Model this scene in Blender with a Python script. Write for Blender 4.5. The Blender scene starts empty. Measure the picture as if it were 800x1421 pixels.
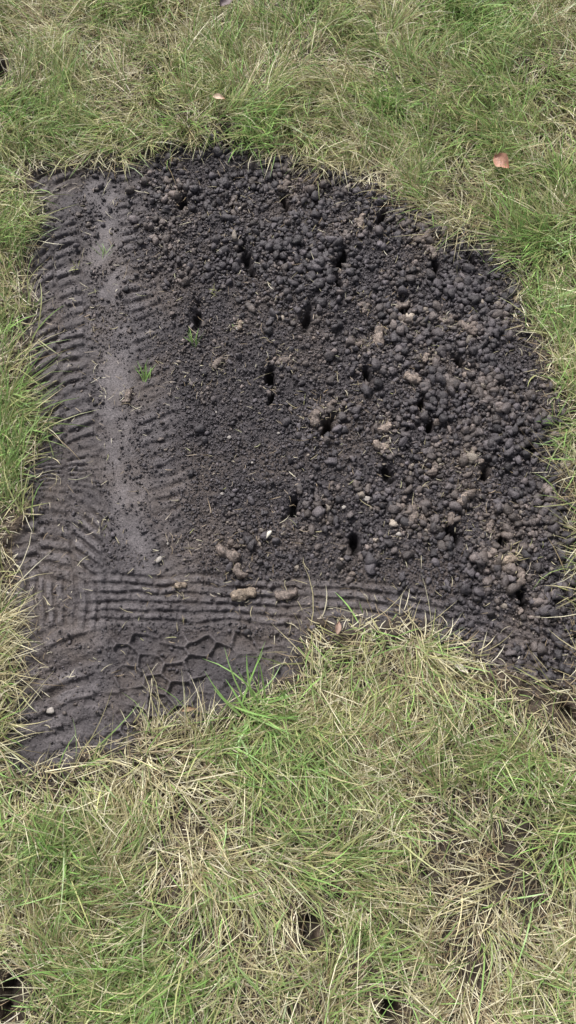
import bpy, math
import numpy as np
from mathutils import Vector, Euler, Matrix

rng = np.random.default_rng(11)
scene = bpy.context.scene
col = scene.collection

# ------------------------------------------------------------------ camera
H = 1.6; T = math.radians(20); VF = math.radians(66)
F = 710.5 / math.tan(VF / 2)
def g(u, v):
    """survey point (photo measurement) -> metres on the ground"""
    xc = (u - 400) / F; yc = (710.5 - v) / F
    s = H / (math.cos(T) - yc * math.sin(T))
    return (s * xc, s * (math.sin(T) + yc * math.cos(T)))
cam = bpy.data.cameras.new("camera"); camo = bpy.data.objects.new("camera", cam); col.objects.link(camo)
camo.location = (0, 0, H); camo.rotation_euler = (T, 0, 0)
cam.sensor_fit = 'VERTICAL'; cam.angle = VF
cam.sensor_height = 24; cam.lens = 12 / math.tan(VF / 2)
cam.clip_start = 0.01; cam.clip_end = 500
scene.camera = camo

# ------------------------------------------------------------------ noise helpers
def table(seed):
    return np.random.default_rng(seed).random((256, 256))
def vnoise(x, y, seed):
    t = table(seed)
    xi = np.floor(x).astype(np.int64); yi = np.floor(y).astype(np.int64)
    fx = x - xi; fy = y - yi
    fx = fx * fx * fx * (fx * (fx * 6 - 15) + 10); fy = fy * fy * fy * (fy * (fy * 6 - 15) + 10)
    a = t[xi & 255, yi & 255]; b = t[(xi + 1) & 255, yi & 255]
    c = t[xi & 255, (yi + 1) & 255]; d = t[(xi + 1) & 255, (yi + 1) & 255]
    return ((a * (1 - fx) + b * fx) * (1 - fy) + (c * (1 - fx) + d * fx) * fy) * 2 - 1
def fbm(x, y, scale, octv, seed):
    r = 0; amp = 1; tot = 0; f = 1 / scale
    ca, sa = math.cos(0.6), math.sin(0.6)
    for i in range(octv):
        xx = (x * ca - y * sa) * f + 17.3 * i; yy = (x * sa + y * ca) * f - 5.1 * i
        r = r + amp * vnoise(xx, yy, seed + i); tot += amp; amp *= 0.5; f *= 2.03
        ca, sa = math.cos(0.6 + i), math.sin(0.6 + i)
    return r / tot
def bumps(x, y, cell, seed, rmin=0.3, rmax=0.62):
    tx = table(seed); ty = table(seed + 1); tr = table(seed + 2)
    X = x / cell; Y = y / cell
    xi = np.floor(X).astype(np.int64); yi = np.floor(Y).astype(np.int64)
    h = np.zeros_like(X)
    for di in (-1, 0, 1):
        for dj in (-1, 0, 1):
            i = xi + di; j = yi + dj
            cx = i + tx[i & 255, j & 255]; cy = j + ty[i & 255, j & 255]
            r = rmin + (rmax - rmin) * tr[i & 255, j & 255]
            d2 = (X - cx) ** 2 + (Y - cy) ** 2
            h = np.maximum(h, np.sqrt(np.maximum(0, r * r - d2)))
    return h * cell
def worley_edge(X, Y, seed, jit):
    tx = table(seed); ty = table(seed + 1)
    xi = np.floor(X).astype(np.int64); yi = np.floor(Y).astype(np.int64)
    f1 = np.full(X.shape, 9.0); f2 = np.full(X.shape, 9.0)
    for di in (-1, 0, 1):
        for dj in (-1, 0, 1):
            i = xi + di; j = yi + dj
            cx = i + .5 + jit * (tx[i & 255, j & 255] - .5) + 0.0; cy = j + .5 + jit * (ty[i & 255, j & 255] - .5) + 0.5 * (i & 1) - .25
            d = np.hypot(X - cx, Y - cy)
            m = d < f1
            f2 = np.where(m, f1, np.minimum(f2, d)); f1 = np.where(m, d, f1)
    return f2 - f1
def sst(a, b, x):
    t = np.clip((x - a) / (b - a), 0, 1); return t * t * (3 - 2 * t)

# ------------------------------------------------------------------ layout (photo survey -> ground)
outline = [(52,244),(100,236),(150,232),(200,226),(255,213),(300,200),(350,212),(420,236),(480,252),(530,272),(575,300),
 (620,322),(660,342),(695,358),(714,395),(722,440),(740,485),(756,530),(772,580),(784,640),(790,700),(796,770),(808,830),
 (818,900),(808,950),(740,938),(700,930),(650,915),(600,880),(560,858),(500,862),(450,866),(425,880),(405,915),(385,955),(350,966),
 (310,990),(280,1010),(230,1000),(190,1012),(150,1048),(100,1068),(50,1076),(8,1072),(12,980),(18,900),(6,830),(20,760),
 (42,700),(54,640),(48,560),(44,480),(42,400),(46,330),(44,275)]
poly = np.array([g(*p) for p in outline])
def sd_patch(x, y):
    """positive inside the bare soil patch"""
    d2 = np.full(x.shape, 1e9); ins = np.zeros(x.shape, bool)
    n = len(poly)
    for i in range(n):
        ax, ay = poly[i]; bx, by = poly[(i + 1) % n]
        ex, ey = bx - ax, by - ay
        t = np.clip(((x - ax) * ex + (y - ay) * ey) / (ex * ex + ey * ey), 0, 1)
        d2 = np.minimum(d2, (x - ax - t * ex) ** 2 + (y - ay - t * ey) ** 2)
        c = ((ay > y) != (by > y)) & (x < ex * (y - ay) / (ey if abs(ey) > 1e-9 else 1e-9) + ax)
        ins ^= c
    d = np.sqrt(d2)
    return np.where(ins, d, -d)
def patch(x, y):
    return sd_patch(x, y) + 0.034 * fbm(x, y, 0.05, 3, 50)

holes_px = [(254,283,1),(397,286,1.2),(343,358,1.25),(474,364,1),(273,440,1.3),(428,440,1.25),(375,520,1.1),(378,548,.7),(510,517,1),(455,588,1.15),
 (541,657,1.2),(407,703,1.1),(492,748,1.4),(603,370,.9),(655,363,.9),(637,505,1),(632,740,1.1),(727,830,1.1),(560,428,1),(530,302,.9),(598,590,.8),
 (675,655,.8),(315,196,1.2),(430,1290,1.8),(12,1382,2.0),(545,1408,1.8),(4,108,1.5),(790,988,1.4),(565,178,1.2),(735,622,.8),
 (350,380,.8),(585,560,.7),(665,405,.7),(448,700,.5),(470,395,.6),(700,745,.7)]
grass_holes = [(430,1290,.024),(12,1382,.03),(545,1408,.024),(4,108,.03),(790,988,.02),(315,190,.022)]
hr_ = np.random.default_rng(5)
holes = [(*g(u, v), s, hr_.normal(0, .35), hr_.uniform(.58, .85), hr_.uniform(1.4, 2.4), hr_.uniform(.5, 1)) for u, v, s in holes_px]
def hole_d(x, y, h):
    hx, hy, s, a, ex, ey, dp = h
    dx, dy = x - hx, y - hy
    X_ = (dx * math.cos(a) + dy * math.sin(a)) / ex; Y_ = (-dx * math.sin(a) + dy * math.cos(a)) / ey
    return np.hypot(X_, Y_) / s
plugs_px = [(500,312,80,.8,0),(397,264,70,.8,1),(238,272,20,.7,1),(592,332,60,.8,1),(525,469,88,1.15,0),(647,460,-35,1.15,1),(572,527,-25,1,0),
 (437,581,85,1,1),(535,595,30,.85,0),(529,619,-10,.85,0),(604,651,60,.8,1),(643,691,50,.8,0),(574,715,80,.95,1),(338,823,15,1.15,2),(315,768,-30,1.15,1),
 (331,793,-50,.9,1),(398,824,10,1.0,1),(556,425,-10,.9,1),(724,801,80,.95,1),(681,729,70,.7,1),(627,719,80,.7,1),(507,431,60,.6,1),(302,504,50,.8,1),
 (178,551,80,.8,1),(705,777,20,.8,2),(563,448,-20,.8,1),(499,480,30,.6,1),(333,452,80,.6,2),(600,353,-60,.8,1),(620,448,20,.7,1),(250,810,5,.6,2),
 (460,560,40,.6,1),(395,500,10,.6,1),(660,640,-30,.7,1),(590,500,70,.6,0)]

sm_y = np.array([g(0, v)[1] for v in (1050, 820, 700, 500, 300, 230)])
sm_x = np.array([g(185,1050)[0], g(182,820)[0], g(178,700)[0], g(158,500)[0], g(142,300)[0], g(138,230)[0]])
rb = [g(u, v) for u, v in ((60,832),(150,830),(300,832),(450,838),(560,850),(680,880),(800,915),(900,950))]
rbx = np.array([p[0] for p in rb]); rby = np.array([p[1] for p in rb])
yA = g(0, 800)[1]; yB = g(0, 868)[1]; yT = g(0, 240)[1]

def tracks(x, y, full=False):
    """returns (height, compaction weight, smooth weight)"""
    wx = x + 0.0085 * fbm(x, y, 0.08, 3, 70); wy = y + 0.0085 * fbm(x, y, 0.07, 3, 75)
    brk = .40 + .60 * sst(-0.35, 0.20, fbm(x, y, 0.06, 3, 80))          # broken-up impressions
    brk2 = .35 + .65 * sst(-0.50, 0.10, fbm(x, y, 0.03, 3, 86))
    xs = np.interp(wy, sm_y, sm_x) + .010 * fbm(x, y, .2, 2, 88); c = wx - xs
    vert = sst(yA - .03, yA + .02, wy)
    wsm = np.exp(-(c / 0.046) ** 4) * vert * (.45 + .55 * sst(-.35, .2, fbm(x, y, .05, 4, 89)))
    wl = sst(-.33, -.30, c) * (1 - sst(-.065, -.03, c)) * vert
    wr = sst(.03, .06, c) * (1 - sst(.08, .17, c + .04 * fbm(x, y, .1, 2, 81))) * vert
    low = 1 - sst(g(0,690)[1], g(0,620)[1], wy)
    slant = 0.25 + 1.1 * low
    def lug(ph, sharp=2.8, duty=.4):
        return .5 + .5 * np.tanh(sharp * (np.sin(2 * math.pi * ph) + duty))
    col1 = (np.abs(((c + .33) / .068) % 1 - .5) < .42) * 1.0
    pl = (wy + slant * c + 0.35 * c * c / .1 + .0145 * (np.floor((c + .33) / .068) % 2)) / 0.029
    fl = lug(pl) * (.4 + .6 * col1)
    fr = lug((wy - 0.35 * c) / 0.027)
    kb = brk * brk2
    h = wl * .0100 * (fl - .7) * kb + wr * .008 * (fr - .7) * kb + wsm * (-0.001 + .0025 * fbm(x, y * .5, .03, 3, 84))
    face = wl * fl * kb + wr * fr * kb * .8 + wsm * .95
    # ribbed pass across the bottom
    yc = np.interp(wx, rbx, rby); cr = wy - yc
    band = np.exp(-(cr / 0.060) ** 6)
    wrib = band * sst(g(90,830)[0], g(150,830)[0], wx) * (1 - .25 * sst(g(520,840)[0], g(640,840)[0], wx))
    pr2 = (cr + .004 * fbm(x, y, .10, 3, 87)) / 0.0200
    fr2 = lug(pr2, 2.8, .4)
    notch = np.exp(-(((wx / .034 + .37 * np.floor(pr2 + .25)) % 1 - .5) / .10) ** 2)
    fr2 = fr2 * (1 - .7 * notch * brk)
    h = h * (1 - wrib) + wrib * (.0095 * (fr2 - .6) * (.3 + .7 * brk2) * (.5 + .5 * brk) - .003)
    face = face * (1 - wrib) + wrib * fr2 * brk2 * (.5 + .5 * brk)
    # block tread below
    lo = (1 - sst(-0.078, -0.058, cr)) * sst(g(130,900)[0], g(165,900)[0], wx)
    e = worley_edge(wx / 0.050 + .2 * wy / .05, wy / 0.038, 90, 0.45)
    rd = np.exp(-(e / 0.13) ** 2)
    fade = .2 + .8 * sst(-.3, .2, fbm(x, y, .08, 3, 93))
    h = h + lo * ((0.012 * rd - .004) * fade + .005 * fbm(x, y, .03, 3, 95))
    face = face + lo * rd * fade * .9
    # lower left: overlapping turns
    ll = (1 - sst(g(130,860)[0], g(165,860)[0], wx)) * (1 - vert)
    up = sst(g(0,880)[1], g(0,860)[1], wy)
    p3 = (wy * .8 + .5 * wx + .9 * wx * wx) / 0.034
    f3 = lug((wx + .1 * wy) / .021) * up + (1 - up) * lug(p3)
    h = h + ll * (.0095 * (f3 - .7) * kb + .006 * fbm(x, y, .035, 3, 96))
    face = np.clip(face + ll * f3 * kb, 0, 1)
    comp = np.clip(wsm + wl * .94 + wr * .82 + wrib * .96 + lo * .93 + ll * .91, 0, 1)
    smooth = np.clip(wsm + .6 * face, 0, 1)
    if full: return h, comp, smooth, face
    return h, comp, smooth

def coarseness(x, y):
    gx = sst(-0.30, 0.35, x + 0.12 * fbm(x, y, .25, 2, 60))
    gy = sst(g(0,480)[1], g(0,330)[1], y) * .6
    return np.clip(gx + gy, 0, 1) * (.5 + .5 * sst(-.4, .3, fbm(x, y, .1, 3, 63)))

def surface(x, y, need=False):
    p = patch(x, y)
    inside = sst(-0.015, 0.02, p)
    z = 0.010 * fbm(x, y, 0.35, 3, 1) + .02 * fbm(x, y, 1.7, 2, 8)
    z = z - 0.010 * inside
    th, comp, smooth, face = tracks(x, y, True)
    comp = comp * inside; smooth = smooth * inside
    loose = inside * (1 - comp)
    co = coarseness(x, y)
    wx = x + .003 * fbm(x, y, .01, 2, 45); wy = y + .003 * fbm(x, y, .01, 2, 47)
    b = bumps(wx, wy, 0.014, 20) * (.25 + .6 * co) + bumps(wx, wy, 0.0075, 30) * .8
    micro = 0.0032 * fbm(x, y, 0.010, 3, 40)
    z = z + th * inside + loose * (0.8 * b + .008 * fbm(x, y, .06, 3, 33)) + micro * (1 - .5 * smooth)
    cl = sst(-.15, .4, fbm(x, y, .05, 2, 37))
    z = z + comp * (1 - smooth) * cl * (bumps(wx, wy, 0.009, 30) * .7)
    z = z + (1 - inside) * (0.7 * bumps(x, y, 0.02, 44) + .005 * fbm(x, y, .03, 3, 48))
    hd = np.zeros_like(x)
    for h in holes:
        hx, hy, s, a, ex, ey, dp = h
        m = (np.abs(x - hx) < .09) & (np.abs(y - hy) < .09)
        if not m.any(): continue
        xx = x[m]; yy = y[m]
        d = hole_d(xx, yy, h) + 0.009 * fbm(xx, yy, .016, 3, 99)
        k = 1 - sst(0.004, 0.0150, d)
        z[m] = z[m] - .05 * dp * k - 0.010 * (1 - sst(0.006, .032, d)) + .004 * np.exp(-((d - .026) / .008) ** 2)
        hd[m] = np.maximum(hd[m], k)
    if need: return z, p, inside, comp, smooth, face * inside, hd
    return z

# ------------------------------------------------------------------ mesh builder
def build(name, V, Fq, mat, color=None, smooth=True):
    me = bpy.data.meshes.new(name)
    V = np.ascontiguousarray(V, dtype=np.float32); Fq = np.ascontiguousarray(Fq, dtype=np.int32)
    k = Fq.shape[1]
    me.vertices.add(len(V)); me.vertices.foreach_set("co", V.ravel())
    me.loops.add(Fq.size); me.loops.foreach_set("vertex_index", Fq.ravel())
    me.polygons.add(len(Fq)); me.polygons.foreach_set("loop_start", np.arange(len(Fq), dtype=np.int32) * k)
    me.polygons.foreach_set("use_smooth", np.full(len(Fq), smooth))
    me.update(calc_edges=True)
    if color is not None:
        a = me.color_attributes.new("Col", 'FLOAT_COLOR', 'POINT')
        a.data.foreach_set("color", np.ascontiguousarray(color, dtype=np.float32).ravel())
    me.materials.append(mat)
    o = bpy.data.objects.new(name, me); col.objects.link(o)
    return o

# ------------------------------------------------------------------ materials
def newmat(name):
    m = bpy.data.materials.new(name); m.use_nodes = True
    nt = m.node_tree; nt.nodes.clear()
    return m, nt, nt.nodes, nt.links
def soil_mat(name, dark=0.6, light=1.5, bump=.6, wet=False):
    m, nt, N, L = newmat(name)
    out = N.new("ShaderNodeOutputMaterial"); bs = N.new("ShaderNodeBsdfPrincipled")
    at = N.new("ShaderNodeAttribute"); at.attribute_name = "Col"
    tc = N.new("ShaderNodeTexCoord")
    n1 = N.new("ShaderNodeTexNoise"); n1.inputs["Scale"].default_value = 260; n1.inputs["Detail"].default_value = 3; n1.inputs["Roughness"].default_value = .7
    L.new(tc.outputs["Object"], n1.inputs["Vector"])
    r1 = N.new("ShaderNodeMapRange"); r1.inputs["From Min"].default_value = .3; r1.inputs["From Max"].default_value = .7
    r1.inputs["To Min"].default_value = dark; r1.inputs["To Max"].default_value = light
    L.new(n1.outputs["Fac"], r1.inputs["Value"])
    vm = N.new("ShaderNodeVectorMath"); vm.operation = 'SCALE'
    L.new(at.outputs["Color"], vm.inputs[0]); L.new(r1.outputs[0], vm.inputs["Scale"])
    L.new(vm.outputs[0], bs.inputs["Base Color"])
    if wet:
        rr = N.new("ShaderNodeMapRange"); rr.inputs["To Min"].default_value = .68; rr.inputs["To Max"].default_value = .55
        L.new(at.outputs["Alpha"], rr.inputs["Value"]); L.new(rr.outputs[0], bs.inputs["Roughness"])
        bs.inputs["Specular IOR Level"].default_value = .4
    else:
        bs.inputs["Roughness"].default_value = .5
        bs.inputs["Specular IOR Level"].default_value = .5
    bp = N.new("ShaderNodeBump"); bp.inputs["Strength"].default_value = bump; bp.inputs["Distance"].default_value = .003
    L.new(n1.outputs["Fac"], bp.inputs["Height"]); L.new(bp.outputs[0], bs.inputs["Normal"])
    L.new(bs.outputs[0], out.inputs[0])
    return m
def blade_mat(name, transl=.3):
    m, nt, N, L = newmat(name)
    out = N.new("ShaderNodeOutputMaterial"); bs = N.new("ShaderNodeBsdfDiffuse")
    at = N.new("ShaderNodeAttribute"); at.attribute_name = "Col"
    L.new(at.outputs["Color"], bs.inputs["Color"])
    gl = N.new("ShaderNodeBsdfGlossy"); gl.inputs["Roughness"].default_value = .45
    m1 = N.new("ShaderNodeMixShader"); m1.inputs[0].default_value = .06
    L.new(bs.outputs[0], m1.inputs[1]); L.new(gl.outputs[0], m1.inputs[2])
    if transl:
        tr = N.new("ShaderNodeBsdfTranslucent"); L.new(at.outputs["Color"], tr.inputs[0])
        mx = N.new("ShaderNodeMixShader"); mx.inputs[0].default_value = transl
        L.new(m1.outputs[0], mx.inputs[1]); L.new(tr.outputs[0], mx.inputs[2]); L.new(mx.outputs[0], out.inputs[0])
    else: L.new(m1.outputs[0], out.inputs[0])
    return m
M_SOIL = soil_mat("soil", .5, 1.7, 1.0, True); M_CRUMB = soil_mat("soil_crumb", .6, 1.5, .9); M_PLUG = soil_mat("plug_soil", .45, 1.7, 1.0)
M_GRASS = blade_mat("grass_blade", .22); M_STRAW = blade_mat("straw", 0)

# ------------------------------------------------------------------ ground + dirt patch (one sheet, split into two objects)
def axis(segs, far):
    out = []
    for a, b, st in segs:
        n = int(round((b - a) / st)); out.append(np.linspace(a, b, n, endpoint=False))
    a = np.concatenate(out); a = np.append(a, segs[-1][1])
    step = .02; lo = [a[0]]; hi = [a[-1]]
    while hi[-1] < far: hi.append(hi[-1] + step); lo.append(lo[-1] - step); step *= 1.25
    return np.concatenate([np.array(lo[1:])[::-1], a, np.array(hi[1:])])
ax = axis([(-1.1, -.68, .008), (-.68, -.22, .0018), (-.22, .70, .0023), (.70, 1.2, .008)], 60)
ay = axis([(-.6, -.02, .006), (-.02, .48, .0018), (.48, 1.68, .0023), (1.68, 2.5, .008)], 60)
GX, GY = np.meshgrid(ax, ay); nx, ny = len(ax), len(ay)
X = GX.ravel(); Y = GY.ravel()
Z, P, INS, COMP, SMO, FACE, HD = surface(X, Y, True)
cdark = np.array([.044, .038, .041]); cgrey = np.array([.142, .127, .130]); cbrown = np.array([.095, .076, .068]); cthatch = np.array([.050, .036, .025])
n1 = sst(-.3, .5, fbm(X, Y, .11, 3, 110))[:, None]; n2 = sst(-.4, .4, fbm(X, Y, .03, 3, 114))[:, None]
C = cdark * (1 - n1) + cbrown * .75 * n1
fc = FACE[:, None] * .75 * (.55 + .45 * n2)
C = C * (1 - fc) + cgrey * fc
mid = (COMP * (1 - FACE))[:, None] * .3 * n2; C = C * (1 - mid) + cgrey * .7 * mid
out = (1 - INS)[:, None]
C = C * (1 - out) + cthatch * out * (.7 + .6 * n1)
far = sst(.3, .9, np.maximum(np.maximum(np.abs(X) - .9, Y - 2.2), -.5 - Y))[:, None]
gn = sst(-.4, .4, fbm(X, Y, .12, 4, 120))[:, None]
C = C * (1 - far) + far * (np.array([.25, .24, .11]) * gn + np.array([.13, .16, .06]) * (1 - gn))
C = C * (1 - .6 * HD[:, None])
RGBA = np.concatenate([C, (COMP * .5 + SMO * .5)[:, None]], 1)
V = np.stack([X, Y, Z], 1)
ii, jj = np.meshgrid(np.arange(nx - 1), np.arange(ny - 1)); base = (jj * nx + ii).ravel()
Q = np.stack([base, base + 1, base + nx + 1, base + nx], 1)
inpatch = (P[Q].mean(1) > -0.01) & (np.abs(X[Q[:, 0]]) < 1) & (np.abs(Y[Q[:, 0]] - .8) < 1.2)
def sub(name, Qs, mat):
    used = np.unique(Qs); mp = np.full(len(V), -1, np.int64); mp[used] = np.arange(len(used))
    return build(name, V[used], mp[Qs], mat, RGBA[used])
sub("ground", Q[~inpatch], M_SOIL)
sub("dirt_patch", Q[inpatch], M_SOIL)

# ------------------------------------------------------------------ crumbs
import bmesh
def ico(sub_):
    bm = bmesh.new(); bmesh.ops.create_icosphere(bm, subdivisions=sub_, radius=1)
    v = np.array([q.co[:] for q in bm.verts]); f = np.array([[q.index for q in t.verts] for t in bm.faces]); bm.free()
    return v, f
def randrot(n):
    q = rng.normal(size=(n, 4)); q /= np.linalg.norm(q, axis=1)[:, None]
    w, x, y, z = q.T
    return np.stack([np.stack([1-2*(y*y+z*z), 2*(x*y-z*w), 2*(x*z+y*w)], -1),
                     np.stack([2*(x*y+z*w), 1-2*(x*x+z*z), 2*(y*z-x*w)], -1),
                     np.stack([2*(x*z-y*w), 2*(y*z+x*w), 1-2*(x*x+y*y)], -1)], 1)
def crumbs(level, pos, size, colr, irregular=.22, jit=.05):
    v, f = ico(level); n = len(pos); nt = 80
    tv = []
    for k in range(nt):
        d = rng.normal(size=(6, 3)); d /= np.linalg.norm(d, axis=1)[:, None]; ph = rng.random(6) * 6
        r = 1 + irregular * sum(np.sin(2.6 * (v @ d[i]) * (1 + .5 * i) + ph[i]) for i in range(6)) / 2.2
        # chop with a few planes so that they break like clods
        for q in range(5):
            dd = rng.normal(size=3); dd /= np.linalg.norm(dd); cut = rng.uniform(.4, .85)
            pr = v @ dd; r = np.where(pr * r > cut, cut / np.maximum(pr, .2), r)
        r = r + rng.normal(size=len(v)) * jit
        tv.append(v * r[:, None])
    tv = np.array(tv)[rng.integers(0, nt, n)]
    sc = rng.uniform(.65, 1.35, (n, 1, 3))
    R = randrot(n)
    vv = np.einsum('nij,nkj->nki', R, tv * sc) * size[:, None, None]
    vv[:, :, 2] *= .9
    vv += pos[:, None, :]
    ff = (f[None] + (np.arange(n) * len(v))[:, None, None]).reshape(-1, 3)
    cc = np.repeat(colr, len(v), 0)
    return vv.reshape(-1, 3), ff, cc
plug_xy = np.array([g(p[0], p[1]) for p in plugs_px])
hole_xy = np.array([h[:2] for h in holes])
def crumb_colors(x, y, extra=0):
    n = len(x)
    b = rng.lognormal(0, .33, n)[:, None]
    br = sst(0.0, .6, fbm(x, y, .09, 3, 130) + rng.normal(0, .25, n)) * .6
    dmin = np.min(np.hypot(x[:, None] - plug_xy[None, :, 0], y[:, None] - plug_xy[None, :, 1]), 1)
    br = np.clip(br + extra + np.exp(-(dmin / .035) ** 2) * .8 * (rng.random(n) < .55), 0, 1)[:, None]
    c = (np.array([.058, .051, .055]) * (1 - br) + np.array([.130, .104, .088]) * br) * b
    pale = (rng.random(n) < .013)[:, None]
    c = np.where(pale, np.array([.20, .17, .14]) * b, c)
    return np.concatenate([c, np.ones((n, 1))], 1)
def scatter(n):
    x = rng.uniform(-.72, .78, n); y = rng.uniform(-.0, 1.68, n)
    p = patch(x, y); th, comp, sm = tracks(x, y)
    hd = np.full(n, 9.0)
    for h in holes: hd = np.minimum(hd, hole_d(x, y, h))
    return x, y, p, comp, sm, coarseness(x, y), hd
# large
x, y, p, comp, sm, co, hd = scatter(80000)
cl = sst(-.35, .35, fbm(x, y, .07, 3, 140))
pr = sst(-.015, .01, p) * (1 - comp) * (.14 + .86 * co ** 1.1) * (.28 + .72 * cl)
k = (rng.random(len(x)) < pr) & (hd > .016)
x, y, co = x[k], y[k], co[k]
size = (.0024 + .0030 * co) * rng.lognormal(0, .50, len(x)); size = np.clip(size, .0015, .0125)
z = surface(x, y) + size * .55
v1, f1, c1 = crumbs(2, np.stack([x, y, z], 1), size, crumb_colors(x, y), .27, .085)
nL = len(x)
# clods thrown up beside the aeration holes
hi = rng.integers(0, len(holes), 480); hs_ = np.array([h[2] for h in holes])[hi]
an = rng.normal(-.6, 1.3, 480); rr = rng.uniform(.019, .042, 480) * hs_
x = hole_xy[hi, 0] + np.cos(an) * rr * .8; y = hole_xy[hi, 1] + np.sin(an) * rr * 1.3
size = .0032 * rng.lognormal(0, .5, 480); size = np.clip(size, .0015, .009)
kk = patch(x, y) > 0; x, y, size = x[kk], y[kk], size[kk]
v3, f3, c3 = crumbs(2, np.stack([x, y, surface(x, y) + size * .5], 1), size, crumb_colors(x, y, .45), .28, .1)
# small
x, y, p, comp, sm, co, hd = scatter(160000)
pr = sst(-.04, .0, p) * (1 - comp * (1 - .22 * (1 - sm) * sst(-.2, .5, fbm(x, y, .06, 3, 145))))
k = (rng.random(len(x)) < pr) & (hd > .0135)
x, y = x[k], y[k]
size = .0019 * rng.lognormal(0, .4, len(x))
z = surface(x, y) + size * .45
v2, f2, c2 = crumbs(1, np.stack([x, y, z], 1), size, crumb_colors(x, y), .2, .12)
build("soil_crumbs", np.concatenate([v1, v2, v3]), np.concatenate([f1, f2 + len(v1), f3 + len(v1) + len(v2)]), M_CRUMB, np.concatenate([c1, c2, c3]), smooth=True)
print("crumbs", nL, len(x))

# ------------------------------------------------------------------ blades
def blades(x, y, L, w, head, p0, p1, c, curl=0.0, seg=4, zoff=0.0, flat=False, z0=None):
    n = len(x); z = (surface(x, y) if z0 is None else z0) + zoff
    pts = [np.stack([x, y, z], 1)]; hd = head.copy()
    dirs = []
    for s in range(seg):
        t = (s + .5) / seg; ph = p0 + (p1 - p0) * t; hh = hd + curl * t
        d = np.stack([np.sin(ph) * np.cos(hh), np.sin(ph) * np.sin(hh), np.cos(ph)], 1)
        q = pts[-1] + d * (L / seg)[:, None]
        dirs.append(hh); pts.append(q)
    dirs.append(dirs[-1])
    zg = z - zoff
    prof = {4: (.75, 1, .9, .62, .08), 3: (.8, 1, .8, .12), 2: (.9, 1, .5)}[seg]
    tw = rng.uniform(-.7, .7, n) if not flat else rng.uniform(-.3, .3, n)
    out = np.zeros((n, seg + 1, 2, 3))
    for s in range(seg + 1):
        hh = dirs[s] + math.pi / 2; t2 = tw * (1 + s * .3)
        side = np.stack([np.cos(hh) * np.cos(t2), np.sin(hh) * np.cos(t2), np.sin(t2)], 1) * (w * prof[s] * .5)[:, None]
        pp = pts[s].copy(); 
        if s: pp[:, 2] = np.maximum(pp[:, 2], zg + .0015 + .0005 * s)
        out[:, s, 0] = pp - side; out[:, s, 1] = pp + side
    nv = (seg + 1) * 2
    f = np.array([[2*s, 2*s+1, 2*s+3, 2*s+2] for s in range(seg)])
    ff = (f[None] + (np.arange(n) * nv)[:, None, None]).reshape(-1, 4)
    cc = np.ones((n, seg + 1, 2, 4)); cc[..., :3] = c[:, None, None, :]
    straw = np.array([.46, .39, .22])
    for s, m in enumerate(np.linspace(.35, 0, seg + 1)):
        cc[:, s, :, :3] = cc[:, s, :, :3] * (1 - m) + straw * m * .7
    return out.reshape(-1, 3), ff, cc.reshape(-1, 4)

def blobfield(x, y, lst):
    r = np.zeros_like(x)
    for u, v, rad, a in lst:
        cx, cy = g(u, v); rr = rad * .0017
        r = np.maximum(r, a * np.exp(-(((x - cx) ** 2 + ((y - cy)) ** 2) / rr ** 2)))
    return r
green_bl = [(650,30,90,.95),(700,110,70,.9),(540,150,45,.9),(355,175,45,1),(40,170,70,.9),(10,340,60,.6),(740,350,60,.8),(420,20,60,.7),(190,20,60,.6),(90,210,50,.5),
 (20,640,60,.8),(25,560,40,.6),(60,715,25,.6),(770,590,30,.8),(620,190,60,.7),(250,180,40,.4),(340,960,45,.8),(410,1080,50,.6),(330,1020,50,.5),(95,1190,60,.6),
 (250,1350,80,.7),(380,1140,40,.5),(700,1000,60,.45),(770,1160,50,.5),(480,1210,50,.5),(20,480,50,.6),(770,440,50,.6),(500,1330,50,.5),(80,1390,60,.5),(700,200,60,.7),
 (20,250,50,.5),(640,1080,50,.4),(760,260,50,.6),(300,90,50,.4)]
bare_bl = [(145,85,45,.85),(165,60,35,.75),(430,1290,30,1.0),(712,1175,48,.97),(595,1195,38,.92),(640,1330,34,.92),(12,1382,36,1.1),(545,1408,36,1.),(785,990,36,1.0),(240,1232,30,.9),
 (520,1150,34,.8),(4,108,30,1.1),(650,290,28,.75),(270,1140,24,.8),(150,1290,25,.7),(90,1080,30,.7),(740,1230,44,.92),(470,890,28,.8),(310,1290,22,.7),(565,180,20,1),
 (640,1200,40,.88),(690,960,30,.8),(430,1130,20,.7),(330,30,22,.7),(370,60,18,.6),(20,740,24,.7),(210,215,26,.6),(515,1060,20,.6),(560,1260,30,.7),(400,1390,24,.7),(60,1010,24,.6)]
pal = {'straw': np.array([.56, .50, .295]), 'pale': np.array([.76, .71, .51]), 'olive': np.array([.37, .395, .165]),
       'green': np.array([.18, .30, .085]), 'bright': np.array([.24, .46, .11]), 'brown': np.array([.28, .20, .12])}
def blade_colors(x, y, gr):
    n = len(x); r = rng.random(n)
    south = 1 - sst(-.1, .4, y)
    gp = np.clip(.31 - .05 * south + .58 * gr + .38 * fbm(x, y, .09, 3, 150), .06, .92)
    c = np.zeros((n, 3))
    isg = r < gp; r2 = rng.random(n)
    gi = np.select([r2 < .36, r2 < .72], [0, 1], 2)
    gi = np.where((gr < .3) & (gi == 2) & (rng.random(n) < .4), 0, gi)
    c[isg] = np.array([pal['olive'], pal['green'], pal['bright']])[gi[isg]]
    si = np.select([r2 < .44, r2 < .82], [0, 1], 2)
    c[~isg] = np.array([pal['straw'], pal['pale'], pal['brown']])[si[~isg]]
    mixn = rng.random((n, 1)) * .2
    c = c * (1 - mixn) + pal['olive'] * mixn
    return c * rng.lognormal(0, .22, (n, 1)), isg
gh = [(*g(u, v), r) for u, v, r in grass_holes]
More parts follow.
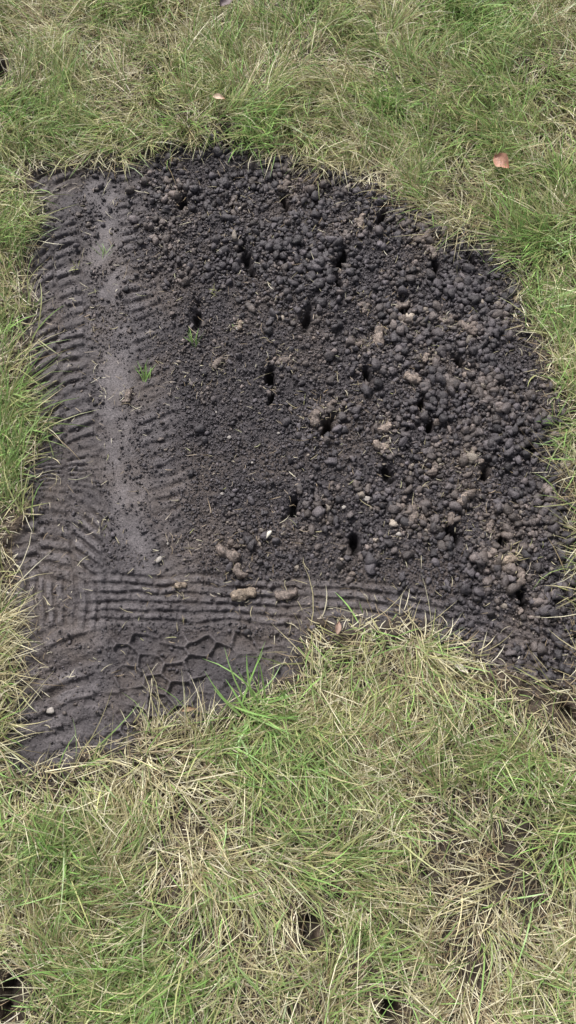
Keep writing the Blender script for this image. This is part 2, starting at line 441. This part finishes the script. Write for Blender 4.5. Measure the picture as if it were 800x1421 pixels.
def lawn(ntuft, nb, xr, yr, keepfn, fat=1.0):
    tx = rng.uniform(*xr, ntuft); ty = rng.uniform(*yr, ntuft)
    k = keepfn(tx, ty); tx, ty = tx[k], ty[k]
    th = 2.6 * math.pi * fbm(tx, ty, .38, 2, 160) + rng.normal(0, .55, len(tx)) - math.pi / 2
    tl = rng.lognormal(0, .25, len(tx))
    idx = np.repeat(np.arange(len(tx)), rng.poisson(nb, len(tx))); n = len(idx)
    ox = rng.normal(0, .009, n); oy = rng.normal(0, .009, n)
    x = tx[idx] + ox; y = ty[idx] + oy
    gr = blobfield(x, y, green_bl); ba = blobfield(x, y, bare_bl)
    sd = -patch(x, y)
    k = (rng.random(n) > ba) & (rng.random(n) < .12 * sst(-.03, -.005, sd) + .88 * sst(-.008, .05, sd)) & (rng.random(n) < .40 + .78 * sst(-.4, .15, fbm(x, y, .06, 3, 170)))
    x, y, ox, oy, idx, gr = x[k], y[k], ox[k], oy[k], idx[k], gr[k]; n = len(x)
    hx = np.cos(th[idx]) + 28 * ox + rng.normal(0, .36, n); hy = np.sin(th[idx]) + 28 * oy + rng.normal(0, .36, n)
    head = np.arctan2(hy, hx)
    wild = rng.random(n) < .18; head[wild] = rng.uniform(0, 6.28, wild.sum())
    c, isg = blade_colors(x, y, gr)
    L = np.where(isg, rng.uniform(.035, .095, n) * (1 + .3 * gr), rng.uniform(.03, .11, n)) * tl[idx]
    w = np.where(isg, rng.uniform(.0015, .0032, n), rng.uniform(.0011, .0022, n)) * fat
    p0 = np.where(isg, rng.uniform(.4, 1.25, n), rng.uniform(.7, 1.45, n)); p1 = p0 + rng.uniform(.25, 1.0, n)
    p1 = np.minimum(p1, 1.85)
    kp = np.ones(n, bool)
    for hx_, hy_, r_ in gh:
        for t_ in (.0, .35, .6, .9):
            d_ = np.hypot(x + np.cos(head) * L * t_ - hx_, (y + np.sin(head) * L * t_ - hy_) / 1.3)
            kp &= ~((d_ < r_ * rng.uniform(.7, 1.2, n)) & (rng.random(n) < .85))
    q = [a[kp] for a in (x, y, L, w, head, p0, p1, c)]
    return blades(*q, rng.normal(0, .5, kp.sum()))
def inview(x, y, m):
    hw = .503 + (y + .369) / 2.489 * .312
    return (np.abs(x) < hw + m) & (y > -.369 - m) & (y < 2.12 + m)
parts = []
def keep1(x, y): return inview(x, y, .10) & (patch(x, y) < .03)
parts.append(lawn(19500, 12, (-1.0, 1.0), (-.52, 2.28), keep1))
def keep2(x, y): return ~inview(x, y, .08) & (np.hypot(x, y - .9) < 2.3)
parts.append(lawn(9000, 7, (-2.2, 2.2), (-1.6, 3.4), keep2, 1.6))
def merge(ps):
    V_, F_, C_ = [], [], []; o = 0
    for v, f, c in ps: V_.append(v); F_.append(f + o); C_.append(c); o += len(v)
    return np.concatenate(V_), np.concatenate(F_), np.concatenate(C_)
v, f, c = merge(parts); build("lawn_grass", v, f, M_GRASS, c); print("lawn verts", len(v))

# thatch: dead clippings lying flat
n = 50000
x = rng.uniform(-1, 1, n); y = rng.uniform(-.5, 2.3, n)
nh = np.ones(n, bool)
for hx_, hy_, r_ in gh: nh &= np.hypot(x - hx_, y - hy_) > r_ * .9
k = nh & inview(x, y, .1) & (rng.random(n) < 1 - sst(-.02, .035, patch(x, y))) & (rng.random(n) > .6 * blobfield(x, y, bare_bl)); x, y = x[k], y[k]; n = len(x)
tc_ = np.array([pal['straw'], pal['pale'] * .9, pal['brown'], pal['brown'] * .6])[rng.integers(0, 4, n)] * rng.lognormal(-.1, .25, (n, 1))
th1 = blades(x, y, rng.uniform(.012, .05, n), rng.uniform(.0008, .0019, n), rng.uniform(0, 6.28, n), rng.uniform(1.25, 1.6, n), rng.uniform(1.4, 1.75, n), tc_, rng.normal(0, .6, n), 3, .004, True)
v, f, c = th1; build("thatch", v, f, M_STRAW, c)

# straw bits on the soil
n = 6200
x = rng.uniform(-.7, .75, n); y = rng.uniform(0, 1.65, n)
p_ = patch(x, y); pr = np.clip(.32 + .5 * fbm(x, y, .1, 2, 180), .05, 1) + np.exp(-np.maximum(p_, 0) / .025) * .9
k = (p_ > -.01) & (rng.random(n) < pr); x, y = x[k], y[k]; n = len(x)
bc = np.array([pal['straw'], pal['brown'], pal['brown'] * 1.2, pal['pale'], pal['olive']])[rng.choice(5, n, p=[.27, .33, .22, .12, .06])] * rng.lognormal(-.4, .28, (n, 1))
s1 = blades(x, y, rng.lognormal(math.log(.015), .5, n), rng.uniform(.0006, .0013, n), rng.uniform(0, 6.28, n), rng.uniform(1.25, 1.6, n), rng.uniform(1.4, 1.8, n), bc, rng.normal(0, .7, n), 3, .006, True)
pi_ = rng.integers(0, len(plug_xy), 500); x = plug_xy[pi_, 0] + rng.normal(0, .015, 500); y = plug_xy[pi_, 1] + rng.normal(0, .015, 500); n = 500
bc = np.array([pal['straw'], pal['brown'], pal['pale']])[rng.integers(0, 3, n)] * .6
s2 = blades(x, y, rng.uniform(.006, .02, n), rng.uniform(.0006, .0012, n), rng.uniform(0, 6.28, n), rng.uniform(.9, 1.5, n), rng.uniform(1.3, 1.8, n), bc, rng.normal(0, .7, n), 3, .006, True)
v, f, c = merge([s1, s2]); build("dead_grass_clippings", v, f, M_STRAW, c)

# distinct green tufts
def tuft(name, u, v_, nb, Lr, wr, colr, spread=.008, lean=None, p=(.3, 1.1), dp=(.3, .8)):
    cx, cy = g(u, v_)
    x = cx + rng.normal(0, spread, nb); y = cy + rng.normal(0, spread, nb)
    h = rng.uniform(0, 6.28, nb) if lean is None else math.radians(lean) + rng.normal(0, .6, nb)
    p0 = rng.uniform(*p, nb)
    c = np.array(colr) * rng.lognormal(0, .2, (nb, 1))
    vv, ff, cc = blades(x, y, rng.uniform(*Lr, nb), rng.uniform(*wr, nb), h, p0, p0 + rng.uniform(*dp, nb), c, rng.normal(0, .3, nb))
    build(name, vv, ff, M_GRASS, cc)
B = pal['bright']; G_ = pal['green']
tuft("grass_clump", 352, 205, 60, (.05, .12), (.002, .004), B, .018)
tuft("grass_clump", 540, 160, 50, (.04, .09), (.002, .0035), B, .016)
tuft("grass_clump", 345, 985, 34, (.06, .15), (.003, .005), B * .9, .02, None, (.7, 1.3), (.2, .5))
tuft("grass_clump", 405, 1085, 30, (.05, .09), (.003, .0045), G_, .02)
tuft("grass_clump", 202, 525, 18, (.025, .05), (.0015, .003), B*.8, .005, 90)
tuft("grass_clump", 270, 478, 10, (.02, .05), (.0015, .003), B*.9, .004, 100)
tuft("grass_clump", 145, 355, 9, (.015, .04), (.001, .002), B*.8, .005, 90)
tuft("grass_clump", 106, 372, 8, (.015, .03), (.001, .002), pal['olive'], .005)
tuft("grass_clump", 240, 1355, 40, (.06, .10), (.0025, .004), B*.85, .03)
tuft("grass_clump", 90, 1195, 22, (.05, .09), (.0025, .004), B*.9, .02)
tuft("grass_clump", 770, 590, 26, (.04, .07), (.002, .0035), G_, .012)
tuft("grass_clump", 30, 175, 60, (.05, .09), (.002, .0035), B*.9, .03)
tuft("grass_clump", 650, 40, 90, (.06, .10), (.002, .0035), B*.9, .05)
tuft("grass_clump", 560, 95, 60, (.05, .09), (.002, .0035), G_*1.2, .03)
tuft("grass_clump", 740, 350, 40, (.05, .09), (.002, .0035), B*.9, .03)
tuft("grass_clump", 180, 1160, 8, (.06, .08), (.003, .0045), B, .01, 20, (1.0, 1.4))
tuft("grass_clump", 275, 1250, 3, (.05, .06), (.004, .005), B, .004, 0, (1.3, 1.5))
tuft("grass_clump", 298, 405, 8, (.01, .025), (.001, .002), pal['olive'], .005)
tuft("grass_clump", 330, 455, 5, (.01, .02), (.001, .002), B, .004)
tuft("grass_clump", 710, 770, 16, (.02, .045), (.0012, .002), pal['straw'], .009)

# ------------------------------------------------------------------ aeration plugs
def plug(u, v_, ang, s, kind):
    cx, cy = g(u, v_); seg, rings = 20, 16
    Lh = .021 * s * rng.uniform(.9, 1.15); R = .0098 * min(s, 1.1)
    V_ = []; ph = rng.random(8) * 6; bend = rng.normal(0, .005)
    for i in range(rings + 1):
        t = i / rings * 2 - 1
        rr = R * (1 - .35 * abs(t) ** 8)
        for j in range(seg):
            a = j / seg * 2 * math.pi
            k = 1 + .12 * math.sin(2 * a + ph[0] + 2 * t) + .1 * math.sin(3 * a + ph[1] - 5 * t) + .12 * math.sin(6 * t + ph[2]) + .08 * math.sin(11 * t + 4 * a + ph[3]) + rng.normal(0, .085)
            V_.append((t * Lh + rng.normal(0, .0009), math.cos(a) * rr * k + bend * t * t, math.sin(a) * rr * k * .9))
    F_ = [(i*seg+j, i*seg+(j+1) % seg, (i+1)*seg+(j+1) % seg, (i+1)*seg+j) for i in range(rings) for j in range(seg)]
    me = bpy.data.meshes.new("aeration_plug")
    e0 = len(V_); V_.append((-Lh * 1.02, 0, 0)); V_.append((Lh * 1.02, 0, 0))
    F_ += [(e0, (j+1) % seg, j) for j in range(seg)] + [(e0+1, rings*seg+j, rings*seg+(j+1) % seg) for j in range(seg)]
    me.from_pydata(V_, [], F_); me.update()
    me.polygons.foreach_set("use_smooth", np.full(len(F_), True))
    base = {0: (.22, .175, .145), 1: (.145, .115, .098), 2: (.21, .165, .125)}[kind]
    a = me.color_attributes.new("Col", 'FLOAT_COLOR', 'POINT')
    cc = np.ones((len(V_), 4)); cc[:, :3] = np.array(base) * rng.lognormal(0, .3, (len(V_), 1)); a.data.foreach_set("color", cc.astype(np.float32).ravel())
    me.materials.append(M_PLUG)
    o = bpy.data.objects.new("aeration_plug", me); col.objects.link(o)
    zz = float(np.max(surface(np.array([cx, cx-.01, cx+.01, cx, cx]), np.array([cy, cy, cy, cy+.01, cy-.01]))))
    o.location = (cx, cy, zz + R * .45)
    o.rotation_euler = (0, rng.normal(0, .12), math.radians(ang))
for p in plugs_px: plug(*p)

# ------------------------------------------------------------------ pebbles, seeds, leaves
def simple_mat(name, c, rough=.7, sc=120, var=.35):
    m, nt, N, L = newmat(name)
    out = N.new("ShaderNodeOutputMaterial"); bs = N.new("ShaderNodeBsdfPrincipled")
    tc = N.new("ShaderNodeTexCoord"); n = N.new("ShaderNodeTexNoise"); n.inputs["Scale"].default_value = sc; n.inputs["Detail"].default_value = 4
    L.new(tc.outputs["Object"], n.inputs["Vector"])
    r = N.new("ShaderNodeValToRGB"); r.color_ramp.elements[0].position = .3; r.color_ramp.elements[1].position = .7
    r.color_ramp.elements[0].color = (*[q * (1 - var) for q in c], 1); r.color_ramp.elements[1].color = (*[min(1, q * (1 + var)) for q in c], 1)
    L.new(n.outputs["Fac"], r.inputs[0]); L.new(r.outputs[0], bs.inputs["Base Color"]); bs.inputs["Roughness"].default_value = rough
    L.new(bs.outputs[0], out.inputs[0]); return m
M_PEB = simple_mat("pebble_stone", (.34, .31, .28)); M_SEED = simple_mat("pale_husk", (.66, .62, .52), .5, 60, .15)
iv, if_ = ico(3)
def peb(name, u, v_, r, sx, ang, mat):
    cx, cy = g(u, v_); ph = rng.random(3) * 6
    k = 1 + .12 * np.sin(3 * iv[:, 0] + ph[0]) + .1 * np.sin(4 * iv[:, 1] + ph[1])
    vv = iv * k[:, None] * np.array([sx, 1, .6]) * r
    o = build(name, vv, if_, mat); z = float(surface(np.array([cx]), np.array([cy]))[0])
    o.location = (cx, cy, z + r * .6 + .003); o.rotation_euler = (rng.normal(0, .15), rng.normal(0, .15), math.radians(ang))
for u, v_, r, sx, a in [(318,606,.004,1.3,20),(220,775,.006,1.2,60),(308,683,.003,1.5,0),(554,740,.005,1.3,0),(478,702,.004,1.2,40),(69,986,.006,1.3,10),
   (628,412,.003,1.4,70),(330,457,.004,1.2,0),(510,690,.006,1.2,0),(387,600,.003,1.3,0),(232,752,.003,1,0),(455,690,.003,1,0),(350,640,.0025,1,0),(300,570,.0025,1,0)]:
    peb("pebble", u, v_, r, sx, a, M_PEB)
for u, v_, r, sx, a in [(371,741,.0058,2.0,50),(693,568,.005,1.9,-10),(628,408,.003,2,80)]:
    peb("seed_husk", u, v_, r, sx, a, M_SEED)
def leaf(u, v_, Ln, W, ang, c, zoff=.012, curl=.5):
    cx, cy = g(u, v_); nu, nv = 12, 6; V_ = []
    for i in range(nu + 1):
        t = i / nu; w = W * (math.sin(math.pi * min(1, t ** .8)) ** .8 if 0 < t < 1 else .03)
        for j in range(nv + 1):
            s = j / nv * 2 - 1
            V_.append(((t - .5) * Ln, s * w * .5 * (1 + .06 * math.sin(9 * t + 3 * s)), curl * W * .5 * (s * s) + .12 * Ln * math.sin(3 * t) + .04 * W * math.sin(14 * t + 2 * s)))
    F_ = [(i*(nv+1)+j, i*(nv+1)+j+1, (i+1)*(nv+1)+j+1, (i+1)*(nv+1)+j) for i in range(nu) for j in range(nv)]
    o = build("fallen_leaf", np.array(V_), np.array(F_), simple_mat("dry_leaf", c, .6, 90, .3))
    z = float(surface(np.array([cx]), np.array([cy]))[0]); o.location = (cx, cy, z + zoff); o.rotation_euler = (rng.normal(0, .2), rng.normal(0, .2), math.radians(ang))
leaf(688, 252, .050, .034, -50, (.44, .24, .17), .05)
leaf(636, 931, .034, .013, -30, (.72, .66, .55), .025)
leaf(307, 165, .038, .014, -25, (.60, .45, .34), .045)
leaf(262, 985, .03, .009, 10, (.30, .2, .12), .02)
leaf(468, 875, .03, .012, 80, (.30, .2, .15), .02)
leaf(318, 34, .05, .03, 40, (.16, .12, .12), .055)

# ------------------------------------------------------------------ light
el, rot = math.radians(55), math.radians(-25)
w = bpy.data.worlds.new("World"); scene.world = w; w.use_nodes = True
N = w.node_tree.nodes; L = w.node_tree.links; bg = N["Background"]
sky = N.new("ShaderNodeTexSky"); sky.sky_type = 'NISHITA'; sky.sun_disc = False; sky.sun_elevation = el; sky.sun_rotation = rot
sky.air_density = .7; sky.dust_density = 5; sky.ozone_density = 1
hs = N.new("ShaderNodeHueSaturation"); hs.inputs["Saturation"].default_value = .45
L.new(sky.outputs[0], hs.inputs["Color"]); L.new(hs.outputs[0], bg.inputs[0]); bg.inputs[1].default_value = .15
sl = bpy.data.lights.new("sun", 'SUN'); sl.energy = 3.6; sl.angle = math.radians(10); sl.color = (1, .98, .96)
so = bpy.data.objects.new("sun", sl); col.objects.link(so)
d = Vector((math.sin(rot) * math.cos(el), math.cos(rot) * math.cos(el), math.sin(el)))
so.rotation_euler = d.to_track_quat('Z', 'Y').to_euler(); so.location = d * 5
scene.view_settings.view_transform = 'Standard'; scene.view_settings.look = 'None'; scene.view_settings.exposure = 0
